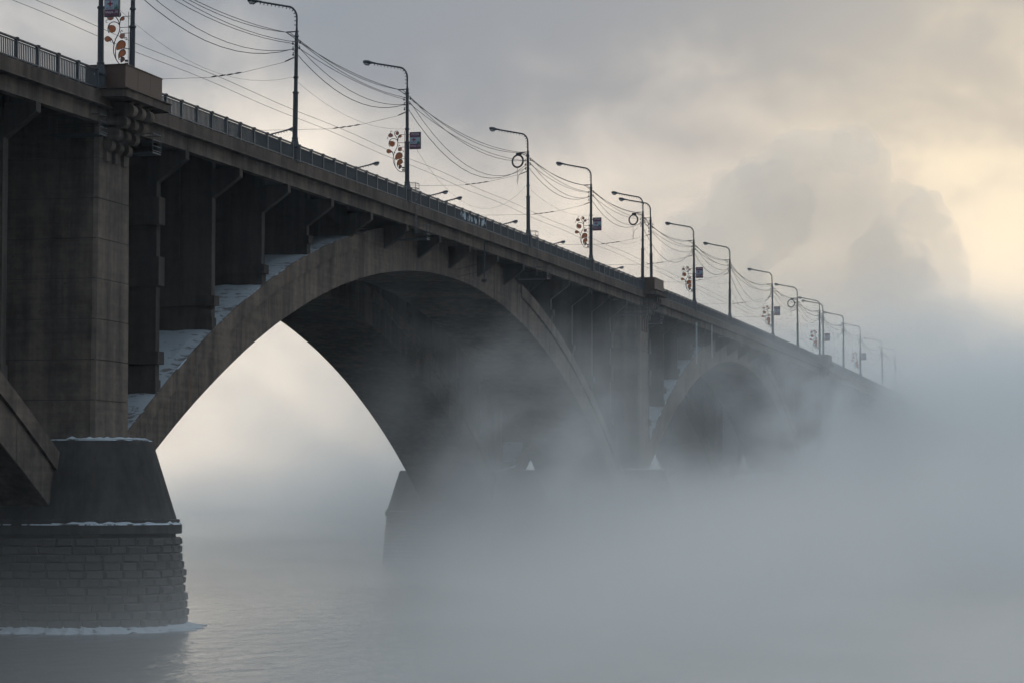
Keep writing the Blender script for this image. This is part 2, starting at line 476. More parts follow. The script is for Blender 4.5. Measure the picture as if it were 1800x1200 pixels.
def pier(idx, x0, detail):
    zt = 11.05
    ped = loft(x0, [(5.18,6.2),(4.55,8.2),(3.92,10.2),(3.66,11.0),(3.58,zt)]).build('pier', 'ped', bridge)
    if idx == 0: ped['label'] = 'nearest pier, with its rough stone base standing in the water'
    loft(x0, [(5.38,5.58),(5.42,5.62),(5.42,6.12),(5.36,6.18)]).build('cap_slab', 'ped', ped)
    loft(x0, [(5.30,6.182),(5.27,6.42)]).build('plinth', 'ped', ped)
    # snow drifts on the ledges
    for R0, R1, z, amp in ((3.5, 2.2, zt+0.01, 0.16), (5.34, 5.0, 6.19, 0.10)):
        vv = []; n = 40; m_ = 4
        for i in range(n+1):
            a = pi+pi*i/n
            for j in range(m_+1):
                f = j/m_; R = R0+(R1-R0)*f
                h = amp*sin(pi*min(1,f*1.3+0.05))*(0.25+random.random()) if z > 8 else 0.13*(0.15+1.1*random.random())*(0 < j)
                vv.append((x0+R*cos(a), YN+R*sin(a), z+h))
        k1 = m_+1
        ff = [(i*k1+j, i*k1+j+1, (i+1)*k1+j+1, (i+1)*k1+j) for i in range(n) for j in range(m_)]
        MB().add(vv, ff).build('ledge_snow', 'ice', ped)
    # base with rusticated courses
    if detail:
        loft(x0, [(5.75,-1.5),(5.05,5.58)]).build('base_core', 'ped', ped)
        nc = 12; h = 0.465
        for c in range(nc):
            z = -0.2+h*(c+0.5); R = 5.62-0.095*z
            off = random.random()
            s = off*0.5-6.5; Ltot = pi*R
            while s < Ltot+0.3:
                wd = random.uniform(0.85, 1.3)
                mid = s+wd/2
                if mid < 0:
                    if mid < -6.2: s += wd; continue
                    pos = (x0-R, YN-mid, z); rz = -pi/2
                else:
                    a = pi+mid/R
                    if a > 2*pi+0.05: break
                    pos = (x0+R*cos(a), YN+R*sin(a), z); rz = a+pi/2
                o = link('stone', random.choice(STONES), ped, pos, (radians(random.uniform(-1.5,1.5)), radians(random.uniform(-0.8,0.8)), rz))
                o.scale = (wd*0.985, random.uniform(0.6,1.35), random.uniform(0.95,1.0))
                s += wd
    else:
        lv = []
        for c in range(13):
            z = -0.4+0.46*c; R = 5.7-0.095*z
            lv += [(R-0.1,z),(R+0.08,z+0.1),(R+0.08,z+0.36),(R-0.1,z+0.455)]
        lv = [l for l in lv if l[1] < 5.58]
        loft(x0, lv).build('stone_courses', 'stone', ped, kind='stuff')
    # twin shafts of stacked lifts
    for off in (0.0, 14.4):
        ya, yb = 0.55+off*1.0, 10.4+off
        if off: ya, yb = 29-10.4, 29-0.55
        z = zt-0.05; i = 0
        while z < 30.2:
            h = 2.36 if z+2.36 < 28.4 else (30.6 if z > 27 else 28.4)-z
            hw = 2.62-0.011*(z-11)
            MB().cbox(x0-hw, x0+hw, ya, yb, z+0.02, z+h-0.02, 0.22 if off == 0 else 0.1).build('concrete_lift', 'conc', ped)
            MB().box(x0-hw+0.08, x0+hw-0.08, ya+0.1, yb-0.1, z-0.04, z+0.05).build('lift_joint', 'deck', ped)
            z += h; i += 1
        MB().box(x0-2.3, x0+2.3, ya+0.3, yb-0.2, 30.5, zr(x0)-2.01).build('bearing_block', 'conc', ped)
    # capital and corbels under the refuge
    ztop = zr(x0)-1.62
    for sd in (0, 1):
        def F(y): return y if sd == 0 else 29-y
        for cx in (-1.35, -0.08, 1.2):
            mb = MB()
            for tier in range(4):
                z1 = ztop-0.02-0.66*(3-tier); z0 = z1-0.92
                py = 0.45-0.46*(tier+1)
                prof = [(0.7,z1),(py+0.12,z1)]
                for q in range(9):
                    a = pi/2+pi*q/8*0.92
                    prof.append((py+0.34+0.34*cos(a), (z0+0.38)+0.38*sin(a)))
                prof.append((0.7,z0+0.10+0.3*(tier==0)))
                prof = [(F(y), z) for y, z in prof]
                if sd == 0: prof = prof[::-1]
                wx = 0.29
                mb.extr(prof, 'x', x0+cx-wx, x0+cx+wx)
            mb.build('corbel', 'conc', ped)
            mb2 = MB().box(x0+cx-0.25, x0+cx+0.25, min(F(0.33),F(0.9)), max(F(0.33),F(0.9)), 27.4, ztop-2.4)
            mb2.build('corbel_rib', 'conc', ped)
        led = [(-3.75,0.42),(-3.35,-1.62),(3.35,-1.62),(3.75,0.42)]
        led = [(x0+a, F(b)) for a, b in led]
        if sd: led = led[::-1]
        MB().prism(led, ztop, ztop+0.46).build('refuge_slab', 'fascia', ped)
        led2 = [(-3.85,0.44),(-3.45,-1.72),(3.45,-1.72),(3.85,0.44)]
        led2 = [(x0+a, F(b)) for a, b in led2]
        if sd: led2 = led2[::-1]
        MB().prism(led2, ztop+0.462, ztop+0.52).build('refuge_coping', 'fascia', ped)
    # ice skirt where the base meets the river
    if detail:
        vv = []; n = 90; m_ = 5
        for i in range(n+1):
            s = -7+ (pi*5.7+7)*i/n
            for j in range(m_+1):
                f = j/m_
                wob = 0.25*sin(i*0.7)+0.3*sin(i*1.9+1)+0.45*random.random()-0.25
                R = 5.62+f*(1.0+wob)*(1.4 if i > 70 else 1.0)
                if s < 0: p = (x0-R, YN-s)
                else:
                    a = pi+s/5.7; p = (x0+R*cos(a), YN+R*sin(a))
                z = 0.36*(1-f)**1.6+0.03+0.1*random.random()*(1-f) if j < m_ else -0.02
                vv.append((p[0], p[1], z))
        k1 = m_+1
        ff = [(i*k1+j, i*k1+j+1, (i+1)*k1+j+1, (i+1)*k1+j) for i in range(n) for j in range(m_)]
        MB().add(vv, ff).build('ice_skirt', 'ice', ped)
    return ped
for idx in range(4):
    pier(idx, idx*L, idx == 0)

# ------------------------------------------------------------------ brown boxes on the pier refuges
def refuge_box(idx, x0):
    z0 = zr(x0)-1.10; z1 = zr(x0)+0.34
    lab = ['brown steel box on the refuge above the nearest pier', 'brown steel box on the refuge above the second pier',
           'brown steel box on the refuge of the third pier, half lost in steam', 'brown box on the farthest pier refuge, hidden in steam'][idx]
    b = thing('steel_box', lab, 'box', (x0, 0, z0), 0, 'brown boxes on the bridge refuges')
    h = z1-z0
    MB().box(-2.72, 2.72, -1.27, 1.2, 0.0, h-0.03).build('core', 'box', b)
    for a, c in ((-2.8,-0.95),(-0.93,0.93),(0.95,2.8)):
        MB().box(a, c, -1.31, -1.272, 0.0, h).build('panel', 'box', b)
    for a, c in ((-1.27,-0.05),(-0.03,1.2)):
        MB().box(-2.8, -2.722, a, c, 0.0, h).build('panel', 'box', b)
        MB().box(2.722, 2.8, a, c, 0.0, h).build('panel', 'box', b)
    MB().box(-2.84, 2.84, -1.35, 1.25, h, h+0.05).build('lid', 'box', b)
for idx in range(3): refuge_box(idx, idx*L)

# ------------------------------------------------------------------ street lamps
D_, S_ = 3.197, 27.794
near_x = [-D_]
for k in range(3):
    seq = [D_, D_+S_, D_+2*S_, L-D_-2*S_, L-D_-S_, L-D_]
    near_x += [k*L+v for v in seq]
near_x = [x for x in near_x if x < 3*L-D_-S_+1]
def build_lamp():
    o = thing('street_lamp', 'x', 'street lamp')
    b = MB().lathe([(0.40,0.0),(0.40,0.10),(0.33,0.16),(0.30,0.95),(0.36,1.02),(0.36,1.12),(0.33,1.2),(0.22,1.62),(0.24,1.66),(0.24,1.74),(0.185,1.78)], 8)
    b.build('base', 'pole', o)
    sh = MB().lathe([(0.185,1.76),(0.178,4.95),(0.14,4.97),(0.125,8.9),(0.115,9.2),(0.055,9.75)], 10)
    sh.build('shaft', 'pole', o, smooth=False)
    for z, r in ((4.9,0.225),(6.0,0.19),(8.95,0.165)):
        MB().lathe([(r-0.03,z),(r,z+0.03),(r,z+0.12),(r-0.03,z+0.15)], 10).build('collar', 'pole', o)
    arm = [(0,0,9.55),(0,0,10.35)]
    for q in range(1,8):
        a = q/8*radians(77)
        arm.append((0, 0.85*(1-cos(a)), 10.35+0.85*sin(a)*1.05))
    y, z = arm[-1][1], arm[-1][2]
    for s in (0.8,1.6,2.4): arm.append((0, y+s, z+s*0.205))
    MB().tube(arm, [0.072]*len(arm), 8).build('arm', 'pole', o)
    yl, zl = arm[-1][1], arm[-1][2]
    hd = []
    # cobra head: lofted sections
    sec = [(-0.1,0.08,0.08),(0.16,0.10,0.10),(0.32,0.15,0.14),(0.52,0.23,0.20),(0.82,0.22,0.19),(0.96,0.13,0.12)]
    vv = []; k = 10
    for s, ry, rz_ in sec:
        for j in range(k):
            a = 2*pi*j/k
            vv.append((ry*cos(a), yl-0.05+s, zl+s*0.14+rz_*sin(a)*(1.0 if sin(a) > 0 else 0.7)))
    ff = [(i*k+j, i*k+(j+1)%k, (i+1)*k+(j+1)%k, (i+1)*k+j) for i in range(len(sec)-1) for j in range(k)]
    ff += [tuple(reversed(range(k))), tuple(range((len(sec)-1)*k, len(sec)*k))]
    h = MB().add(vv, ff).build('lamp_head', 'pole', o)
    vv = []
    for s, ry, rz_ in [(0.38,0.11,0.04),(0.56,0.19,0.15),(0.80,0.18,0.14),(0.92,0.08,0.04)]:
        for j in range(k):
            a = 2*pi*j/k
            vv.append((ry*cos(a), yl-0.05+s, zl+s*0.14-0.12+rz_*sin(a)))
    ff = [(i*k+j, i*k+(j+1)%k, (i+1)*k+(j+1)%k, (i+1)*k+j) for i in range(3) for j in range(k)]
    ff += [tuple(reversed(range(k))), tuple(range(3*k, 4*k))]
    MB().add(vv, ff).build('lens', 'lens', h)
    # string of small garland bulbs under the arm
    mb = MB()
    P = [Vector(p) for p in arm]
    acc = 0; nxt = 0.3
    for a, b_ in zip(P[:-1], P[1:]):
        d = (b_-a); ln = d.length; dd = d.normalized(); nrm = Vector((0, dd.z, -dd.y))
        if nrm.z > 0: nrm = -nrm
        if abs(dd.y) < 1e-3: nrm = Vector((0,1,0))
        while nxt < acc+ln:
            c = a+dd*(nxt-acc)
            mb.tube([c+nrm*0.04, c+nrm*0.19], 0.032, 5); nxt += 0.30
        acc += ln
    mb.build('garland_bulbs', 'pole', o, kind='stuff')
    # crossarm and insulators for the overhead lines
    MB().box(-0.04,0.04,-0.15,0.80,9.33,9.40).build('crossarm', 'pole', o)
    MB().tube([(0,0.78,9.33),(0,0.1,8.95)], 0.02, 5).build('crossarm_brace', 'pole', o)
    for yy, zz in ((0.28,8.55),(-0.28,8.60),(0.26,8.15),(-0.24,8.2),(0.24,7.75)):
        q = MB().tube([(0,0,zz+0.12),(0,yy,zz+0.12)], 0.022, 5)
        q.lathe([(0.02,zz-0.12),(0.065,zz-0.1),(0.07,zz),(0.03,zz+0.03),(0.03,zz+0.14)], 8, (0,yy))
        q.build('insulator', 'wire', o)
    # wrought scrolls joining the base to the railing ends
    for s in (-1, 1):
        pts = []
        for q in range(26):
            a = q/25*3.6*pi*0.62
            r = 0.04+0.018*q*0.55
            pts.append((s*(0.62-r*cos(a)*0.8), 0.02, 0.33+r*sin(a)))
        pts += [(s*0.55,0.02,0.75),(s*0.42,0.02,0.98)]
        m2 = MB().tube(pts, 0.035, 5)
        pts = [(s*(0.72+0.10*cos(a)), 0.02, 0.95+0.12*sin(a)) for a in [2*pi*q/12 for q in range(13)]]
        m2.tube(pts, 0.025, 5)
        m2.tube([(s*0.33,0.02,0.16),(s*0.85,0.02,0.16)],0.03,5)
        m2.build('scroll', 'frost' , o)
    return o
lamp0 = build_lamp()
LAMPS = []
for i, x in enumerate(near_x):
    o = lamp0 if i == 0 else copy_tree(lamp0)
    behind = abs((x-D_)/L-round((x-D_)/L)) < 1e-3
    y = 0.85 if (behind and i == 1) else (0.25 if behind else 0.08)
    o.location = (x, y, zr(x)-1.28)
    o.name = 'street_lamp'
    o.rotation_euler = (radians(random.uniform(-0.6,0.6)), radians(random.uniform(-0.5,0.5)), radians(random.uniform(-4,4)))
    o['label'] = 'dark street lamp with curved arm, %s from the left along the near railing' % ORD[i]
    o['group'] = 'street lamps along the near railing'
    LAMPS.append(o)
far_x = [v for v in [L-D_-2*S_, L-D_-S_, L-D_, L+D_, L+D_+S_, L+D_+2*S_, 2*L-D_-2*S_, 2*L-D_-S_]]
for i, x in enumerate(far_x):
    o = copy_tree(lamp0); o.name = 'street_lamp'
    o.location = (x, 27.8, zr(x)-0.55); o.rotation_euler = (0, 0, pi)
    o['label'] = 'lamp head peeping over the railing from the far side, %s from the left' % ORD[i]
    o['group'] = 'street lamps on the far side'

# ------------------------------------------------------------------ railings, one thing for each bay between lamps
post_me = MB().box(-0.10,0.10,-0.09,0.09,0.0,1.22).box(-0.125,0.125,-0.12,0.12,1.222,1.29).mesh('post', 'rail')
def railing(a, b, label):
    r = thing('railing', label, 'railing', ((a+b)/2, 0, zr((a+b)/2)-1.24), 0, 'railing bays along the near edge of the bridge')
    ox, oz = r.location.x, r.location.z
    n = max(1, round((b-a)/2.65)); xs = [a+(b-a)*i/n for i in range(n+1)]
    for x in xs: link('post', post_me, r, (x-ox, 0, zr(x)-1.24-oz))
    def bar(name, y0, y1, d0, d1, m='rail'):
        mb = MB()
        for p, q in zip(xs[:-1], xs[1:]):
            vv = []
            for x in (p, q):
                z = zr(x)-oz
                vv += [(x-ox,y0,z+d0),(x-ox,y1,z+d0),(x-ox,y1,z+d1),(x-ox,y0,z+d1)]
            mb.add(vv, [(0,1,5,4),(1,2,6,5),(2,3,7,6),(3,0,4,7),(3,2,1,0),(4,5,6,7)])
        return mb.build(name, m, r)
    bar('top_rail', -0.09, 0.09, -0.075, 0.0)
    bar('second_rail', -0.045, 0.045, -0.20, -0.155)
    bar('bottom_rail', -0.085, 0.085, -1.15, -1.07)
    mb = MB()
    for p, q in zip(xs[:-1], xs[1:]):
        m_ = 12
        for i in range(1, m_):
            x = p+(q-p)*i/m_; z = zr(x)-oz
            mb.box(x-ox-0.016, x-ox+0.016, -0.034, 0.034, z-1.07, z-0.20)
    mb.build('balusters', 'rail', r, kind='stuff')
    # short feet lifting the bottom rail off the kerb
    mb = MB()
    for p, q in zip(xs[:-1], xs[1:]):
        for i in (1, 2):
            x = p+(q-p)*i/3; z = zr(x)-oz
            mb.box(x-ox-0.03, x-ox+0.03, -0.05, 0.05, z-1.235, z-1.15)
    mb.build('feet', 'rail', r, kind='stuff')
    return r
RB = [(-36.0, near_x[0]-0.75, 'grey steel railing bay at the left edge of the picture, before the first lamp')]
for i in range(1, len(near_x)-1):
    a, b = near_x[i], near_x[i+1]
    if b-a < 10: continue
    RB.append((a+0.75, b-0.75, 'grey steel railing bay between the %s and %s lamps from the left' % (ORD[i], ORD[i+1])))
RB.append((near_x[-1]+0.75, 3*L-D_-1, 'grey steel railing bay beyond the last lamp, lost in steam'))
rails = [railing(*r) for r in RB]
# frosted lattice on a few panels in the middle of the first span
mid = rails[3] if len(rails) > 3 else rails[-1]
for r in rails:
    if r.location.x > 60 and r.location.x < 100: mid = r
rr = random.Random(3)
for i in range(4):
    x = 75.6+2.3*i
    mb = MB()
    for q in range(12):
        x0 = x+rr.uniform(-0.9,0.9); z = rr.uniform(-1.0,-0.6)
        pts = [(x0-mid.location.x+rr.uniform(-0.08,0.08)*s, -0.05, zr(x)-mid.location.z+z+0.14*s) for s in range(4)]
        mb.tube(pts, [0.02,0.028,0.018,0.008], 5)
    mb.build('frost_patch', 'frost', mid)

# ------------------------------------------------------------------ pharmacy signs
def text_mesh(body, size, m):
    cu = bpy.data.curves.new('t', 'FONT'); cu.body = body; cu.size = size; cu.align_x = 'CENTER'; cu.align_y = 'CENTER'; cu.extrude = 0.004
    to = bpy.data.objects.new('t', cu); col.objects.link(to)
    dg = bpy.context.evaluated_depsgraph_get(); dg.update()
    me = bpy.data.meshes.new_from_object(to.evaluated_get(dg))
    bpy.data.objects.remove(to); me.materials.clear(); me.materials.append(M[m]); return me
TX = [(text_mesh('ЛОЗА', 0.24, 'letter'), 0.0, 0.50), (text_mesh('АПТЕКА', 0.105, 'red'), 0.13, -0.20), (text_mesh('Мира ,10', 0.19, 'letter'), 0.0, -0.44)]
def build_sign():
    s = thing('pharmacy_sign', 'x', 'sign')
    w2, h2 = 0.47, 0.70
    MB().box(-0.08,0.08,-w2,w2,-h2,h2).build('case', 'frame', s)
    for f in (-1, 1):
        a = 0.082*f; b = 0.088*f
        def P(y0,y1,z0,z1,m,name,d=0.0):
            lo, hi = sorted((a+d*f, b+d*f)); return MB().box(lo,hi,y0,y1,z0,z1).build(name, m, s)
        P(-w2+0.05,w2-0.03,0.26,h2-0.06,'plum','top_panel')
        P(-w2+0.05,w2-0.03,-h2+0.06,-0.28,'plum','bottom_panel')
        P(-w2+0.05,w2-0.03,-0.278,0.258,'pale','middle_panel')
        # cross
        cy = 0.10
        MB().box(min(b,b+0.004*f),max(b,b+0.004*f),cy-0.045,cy+0.045,-0.10,0.22).box(min(b,b+0.004*f),max(b,b+0.004*f),cy-0.17,cy-0.047,0.015,0.105).box(min(b,b+0.004*f),max(b,b+0.004*f),cy+0.047,cy+0.17,0.015,0.105).build('cross', 'red', s)
        # leafy plant
        mb = MB()
        for q in range(5):
            y = -0.17-0.05*q; hh = [0.12,0.34,0.24,0.40,0.30][q]
            lo, hi = sorted((b, b+0.005*f))
            mb.extr([(y-0.035,-0.27),(y+0.035,-0.27),(y+0.01+0.03*(q%2),-0.27+hh)], 'x', lo+0.0006*q, hi+0.0006*q)
        mb.build('plant_mark', 'green', s)
        for me, y, z in TX:
            t = link('lettering', me, s, (b+0.006*f, y, z))
            t.rotation_euler = (pi/2, 0, pi/2*f)
    for z in (-0.5, 0.5):
        MB().tube([(0,w2,z),(0,w2+0.22,z)], 0.03, 6).build('mount', 'pole', s)
    return s
sign0 = build_sign()
SIGN_I = [0, 3, 5, 8, 10, 13, 15]
first = True
for i in SIGN_I:
    if i >= len(near_x): continue
    o = sign0 if first else copy_tree(sign0); first = False
    x = near_x[i]
    o.name = 'pharmacy_sign'
    o.location = (x, LAMPS[i].location.y-0.17-0.52, zr(x)+3.82)
    o['label'] = 'plum and pale blue pharmacy sign on the %s street lamp from the left' % ORD[i]
    o['group'] = 'pharmacy signs on the lamps'

# ------------------------------------------------------------------ scrollwork ornaments with orange leaves
def build_ornament():
    o = thing('leaf_ornament', 'x', 'ornament')
    def c(px, py): return (0.0, (430-px)*0.00625, (905-py)*0.00628)
    def smooth(p, n=4):
        P = [Vector(c(*q)) for q in p]; out = []
        for i in range(len(P)-1):
            p0 = P[max(i-1,0)]; p1 = P[i]; p2 = P[i+1]; p3 = P[min(i+2,len(P)-1)]
            for j in range(n):
                t = j/n
                out.append(0.5*((2*p1)+(-p0+p2)*t+(2*p0-5*p1+4*p2-p3)*t*t+(-p0+3*p1-3*p2+p3)*t**3))
        return out+[P[-1]]
    stems = [[(345,905),(300,875),(262,820),(240,755),(243,690),(262,630),(290,580),(303,530),(292,488),(258,466),(215,468),(186,495),(178,535),(192,572)],
             [(300,500),(288,455),(262,418),(254,390),(272,368),(302,372),(312,400),(300,415)],
             [(245,700),(236,665),(222,640),(205,625)],
             [(268,835),(260,775),(262,720),(285,670),(320,650),(356,665),(362,700),(345,730)],
             [(300,840),(292,800),(302,760),(330,740),(360,752),(364,780),(345,800)],
             [(318,860),(316,830),(330,812),(352,820),(355,840)],
             [(300,500),(308,455),(325,420),(348,422)]]
    for s in stems: MB().tube(smooth(s), 0.028, 6).build('stem', 'wire', o)
    def leaf(cx, cy_, a, b, ang, tail, m):
        n = 18; pts = []
        for q in range(n):
            t = 2*pi*q/n
            r = 1.0+tail*max(0,cos(t))**6
            x = a*r*cos(t); y = b*sin(t)*(1-0.25*max(0,cos(t)))
            ca, sa = cos(ang), sin(ang)
            pts.append((cx+x*ca-y*sa, cy_+x*sa+y*ca))
        pr = [(c(*p)[1], c(*p)[2]) for p in pts]
        lf = MB().extr(pr, 'x', -0.012, 0.012).build('leaf' if m != 'flower' else 'flower', m, o)
        P = [(0,y,z) for y,z in pr]; P.append(P[0])
        MB().tube(P, 0.016, 5, cap=False).build('rim', 'wire', lf)
    leaf(318,692,46,42,radians(135),0.45,'leaf')
    leaf(332,772,38,32,radians(130),0.6,'leaf')
    leaf(336,834,23,20,radians(120),0.5,'leafdark')
    leaf(178,628,32,27,radians(10),0.5,'leaf')
    leaf(222,530,40,36,radians(-140),0.15,'leaf')
    leaf(330,436,22,19,radians(160),0.4,'leaf')
    leaf(290,397,20,19,radians(60),0.3,'leaf')
    leaf(203,420,33,25,radians(10),0.0,'flower')
    leaf(330,605,28,25,radians(-30),0.0,'flower')
    for p in ([(205,398),(200,375),(212,362),(222,375)],[(178,440),(158,445),(157,462),(172,466)],[(315,582),(312,560),(325,552),(333,565)],[(350,625),(372,622),(380,640),(365,645)]):
        MB().tube(smooth(p), 0.02, 5).build('tendril', 'wire', o)
    for y0, x0 in ((415,340),(522,300),(580,345),(732,345)):
        MB().tube([c(x0,y0), c(412,y0)], 0.02, 5).build('strut', 'pole', o)
    MB().tube([c(394,372), c(394,905)], 0.018, 5).build('back_bar', 'pole', o)
    MB().tube([c(345,903), c(412,903)], 0.03, 5).build('foot_bar', 'pole', o)
    for yy in (850, 880):
        y0 = c(378,yy); MB().box(-0.05,0.05,y0[1]-0.1,y0[1]+0.1,y0[2]-0.06,y0[2]+0.06).build('clamp', 'pole', o)
    return o
orn0 = build_ornament()
first = True
for i in [1, 3, 5, 8, 10, 12, 15]:
    if i >= len(near_x): continue
    o = orn0 if first else copy_tree(orn0); first = False
    x = near_x[i]
    o.name = 'leaf_ornament'
    o.location = (x, LAMPS[i].location.y, zr(x)+1.28)
    o['label'] = 'curling iron ornament with orange leaves on the %s street lamp from the left' % ORD[i]
    o['group'] = 'leaf ornaments on the lamps'

# ------------------------------------------------------------------ overhead lines
def cable(name, label, pts_fn, r, group='cables strung between the near lamps', cat='cable'):
    mb = MB(); pts_fn(mb, r)
    return tag(mb.build(name, 'wire'), label, cat, group)
def sag_run(dy, dz, sag, x_first, wob=0.0, seed=0):
    rg = random.Random(seed)
    def fn(mb, r):
        xs = [x_first]+[x for i, x in enumerate(near_x) if i not in (1, 7, 13)]
        pts = []
        for a, b in zip(xs[:-1], xs[1:]):
            s = sag*(((b-a)/28)**2)*(1+rg.uniform(-wob, wob)); n = 12
            for j in range(n):
                t = j/n; x = a+(b-a)*t
                pts.append((x, dy, zr(a)+(zr(b)-zr(a))*t-1.28+dz-4*s*t*(1-t)))
        pts.append((xs[-1], dy, zr(xs[-1])-1.28+dz))
        mb.tube(pts, r, 5)
    return fn
XF = -D_-28
lines = [(0.78,9.35,0.55,0.024,'topmost overhead cable, hung from the tips of the lamp crossarms'),
         (0.45,9.30,0.72,0.024,'thick overhead cable just below the topmost one, on the lamp crossarms'),
         (0.28,8.52,0.60,0.022,'overhead cable on the upper insulators, lamp side towards the road'),
         (-0.28,8.57,0.75,0.022,'overhead cable on the upper insulators, outer side of the lamps'),
         (0.26,8.12,1.75,0.026,'slack overhead cable drooping deepest between the lamps'),
         (-0.24,8.17,1.25,0.022,'overhead cable drooping second deepest between the lamps')]
for i, (dy, dz, sg, r, lab) in enumerate(lines):
    cable('overhead_cable', lab, sag_run(dy, dz, sg, XF, 0.18, i), r)
def contact(y, z):
    def fn(mb, r):
        pts = [(x, y, zr(x)-1.28+z-0.03*sin(x/28*pi)**2*4) for x in range(-60, int(2.9*L), 5)]
        mb.tube(pts, r, 5)
    return fn
cable('trolley_wire', 'upper of the two straight trolley wires running above the roadway', contact(4.7,5.85), 0.016, 'trolley wires above the road', 'wire')
cable('trolley_wire', 'lower of the two straight trolley wires running above the roadway', contact(5.9,5.80), 0.016, 'trolley wires above the road', 'wire')
cable('guy_wire', 'thinnest loose wire looping low between the lamps', sag_run(0.3,6.1,1.5,XF,0.4,9), 0.009, None, 'wire')
for n_, i in enumerate([2, 3, 4, 5, 7, 8, 9, 10, 11]):
    if i >= len(near_x): continue
    x = near_x[i]; z = zr(x)-1.28
    st = thing('span_wire', 'cross span wire with insulators reaching over the road from the %s street lamp' % ORD[i], 'wire', (x,0,z), 0, 'span wires over the road')
    MB().tube([(0,0.15,7.45),(0,0.9,7.2),(0,4.0,6.6),(0,6.6,6.33),(0,12.5,6.42),(0,20,6.7),(0,28.4,7.5)], 0.014, 5).build('wire', 'wire', st)
    for yy, zz in ((4.4,6.55),(5.0,6.47),(5.6,6.42),(6.2,6.37)):
        MB().tube([(0,yy-0.25,zz+0.05),(0,yy,zz+0.02),(0,yy+0.25,zz-0.02)], [0.03,0.06,0.03], 6).build('insulator', 'wire', st)
    MB().tube([(0,0.1,7.55),(0,0.85,7.25)], 0.035, 5).build('strut', 'wire', st)

# coils of spare cable
def coil(i, lab, R):
    x = near_x[i]; z = zr(x)-1.28
    c = thing('cable_coil', lab, 'cable', (x, 1.15, z+8.5), 0, 'coils of spare cable')
    for q in range(3):
        MB().tube([(0.02*(q-1)+0.12*sin(a), R*cos(a)*(1+0.03*q), R*1.15*sin(a)*(1+0.02*q)) for a in [2*pi*j/24 for j in range(25)]], 0.075, 6, cap=False).build('loop', 'wire', c)
    MB().tube([(0,0.05,-R*1.1),(0,0.02,-1.6),(0,0.1,-2.0)], 0.02, 5).build('tail', 'wire', c)
    MB().tube([(0,-0.55,-0.85),(0,-0.1,-1.4),(0,0.05,-2.3)], 0.022, 5).build('tail', 'wire', c)
    MB().box(-0.12,0.12,-0.35,0.15,R*1.15,R*1.15+0.22).build('bracket', 'wire', c)
    MB().tube([(0,-0.3,R*1.3),(0,-1.05,R*1.3)], 0.03, 5).build('hanger', 'wire', c)
coil(4, 'thick black cable coil hung beside the fifth street lamp from the left', 0.52)
coil(6, 'black cable coil hung beside the seventh lamp, near the second pier', 0.5)
coil(11, 'thin cable coil hung beside the twelfth street lamp from the left', 0.55)

# ------------------------------------------------------------------ inspection platforms and ladders
def ladder_mb(mb, x, y, z0, z1, wd=0.42, along='y', r=0.028):
    for s in (-wd/2, wd/2):
        p = (x, y+s) if along == 'y' else (x+s, y)
        mb.tube([(p[0],p[1],z0),(p[0],p[1],z1)], r, 5)
def ladder(name, lab, x, y, z0, z1, along='x', wd=0.45, m='steel', lean=0.0):
    o = thing(name, lab, 'ladder', (x, y, z0), 0, 'ladders down the bridge side')
    h = z1-z0
    for s in (-wd/2, wd/2):
        a, b = ((s,0),(0,s)) [0 if along == 'x' else 1], 0
        p0 = (a[0], a[1]+lean, 0); p1 = (a[0], a[1], h)
        MB().tube([p0, p1], 0.03, 5).build('stile', m, o)
    n = int(h/0.32)
    for i in range(1, n):
        f = i/n; z = h*f; dy = lean*(1-f)
        q = MB().tube([(-wd/2,dy,z),(wd/2,dy,z)] if along == 'x' else [(0,-wd/2+dy,z),(0,wd/2+dy,z)], 0.018, 5)
        q.build('rung', m, o)
    return o
def platform(lab, x, y0, y1, z, dx=0.9, hg=1.1, post_end=True):
    o = thing('inspection_platform', lab, 'platform', (x, 0, z), 0, 'inspection platforms under the deck')
    MB().box(-dx/2, dx/2, y0, y1, -0.09, 0.0).build('floor', 'steel', o)
    for xx in (-dx/2, dx/2):
        MB().tube([(xx,y0,0.05),(xx,y0,hg)], 0.025, 5).build('post', 'steel', o)
        MB().tube([(xx,y1,0.05),(xx,y1,hg)], 0.025, 5).build('post', 'steel', o)
        n = max(1, int((y1-y0)/1.3))
        for zz in (hg*0.5, hg):
            MB().tube([(xx,y0,zz),(xx,y1,zz)], 0.016, 5).build('hand_rail', 'wire', o)
    for zz in (0.08, hg*0.33, hg*0.66, hg):
        MB().tube([(-dx/2,y0,zz),(dx/2,y0,zz)], 0.025, 5).build('end_rail', 'steel', o)
    return o
platform('frosted inspection platform hung below the deck under the fourth lamp', 60.6, -1.2, 1.8, 28.9)
platform('frosted inspection platform hung below the deck under the fifth lamp', 101.6, -1.45, 1.6, 29.05)
platform('cage platform on the left face of the nearest pier head', -3.3, -0.15, 3.0, 28.75, 1.1)
platform('cage platform on the right face of the nearest pier head', 3.4, -0.75, 2.6, 28.5, 1.3)
platform('long inspection platform across the left face of the second pier head', L-3.3, -0.5, 5.0, 29.3, 0.9)
platform('small cage platform right of the second pier head', L+3.4, -0.9, 2.0, 28.7, 1.2)
ladder('ladder', 'frosted steel ladder from railing to platform at the fourth lamp', 59.9, -0.36, 29.3, 33.1, 'x')
ladder('ladder', 'frosted steel ladder from railing to platform at the fifth lamp', 101.3, -0.36, 29.3, 33.2, 'x')
ladder('ladder', 'ice crusted ladder hanging below the deck in the second span', L+30.4, -0.3, 25.2, 30.6, 'x', 0.7, 'frost')
ladder('ladder', 'thin icy ladder hanging right of the ice crusted one', L+42.0, -0.3, 26.6, 31.0, 'x', 0.4, 'frost')
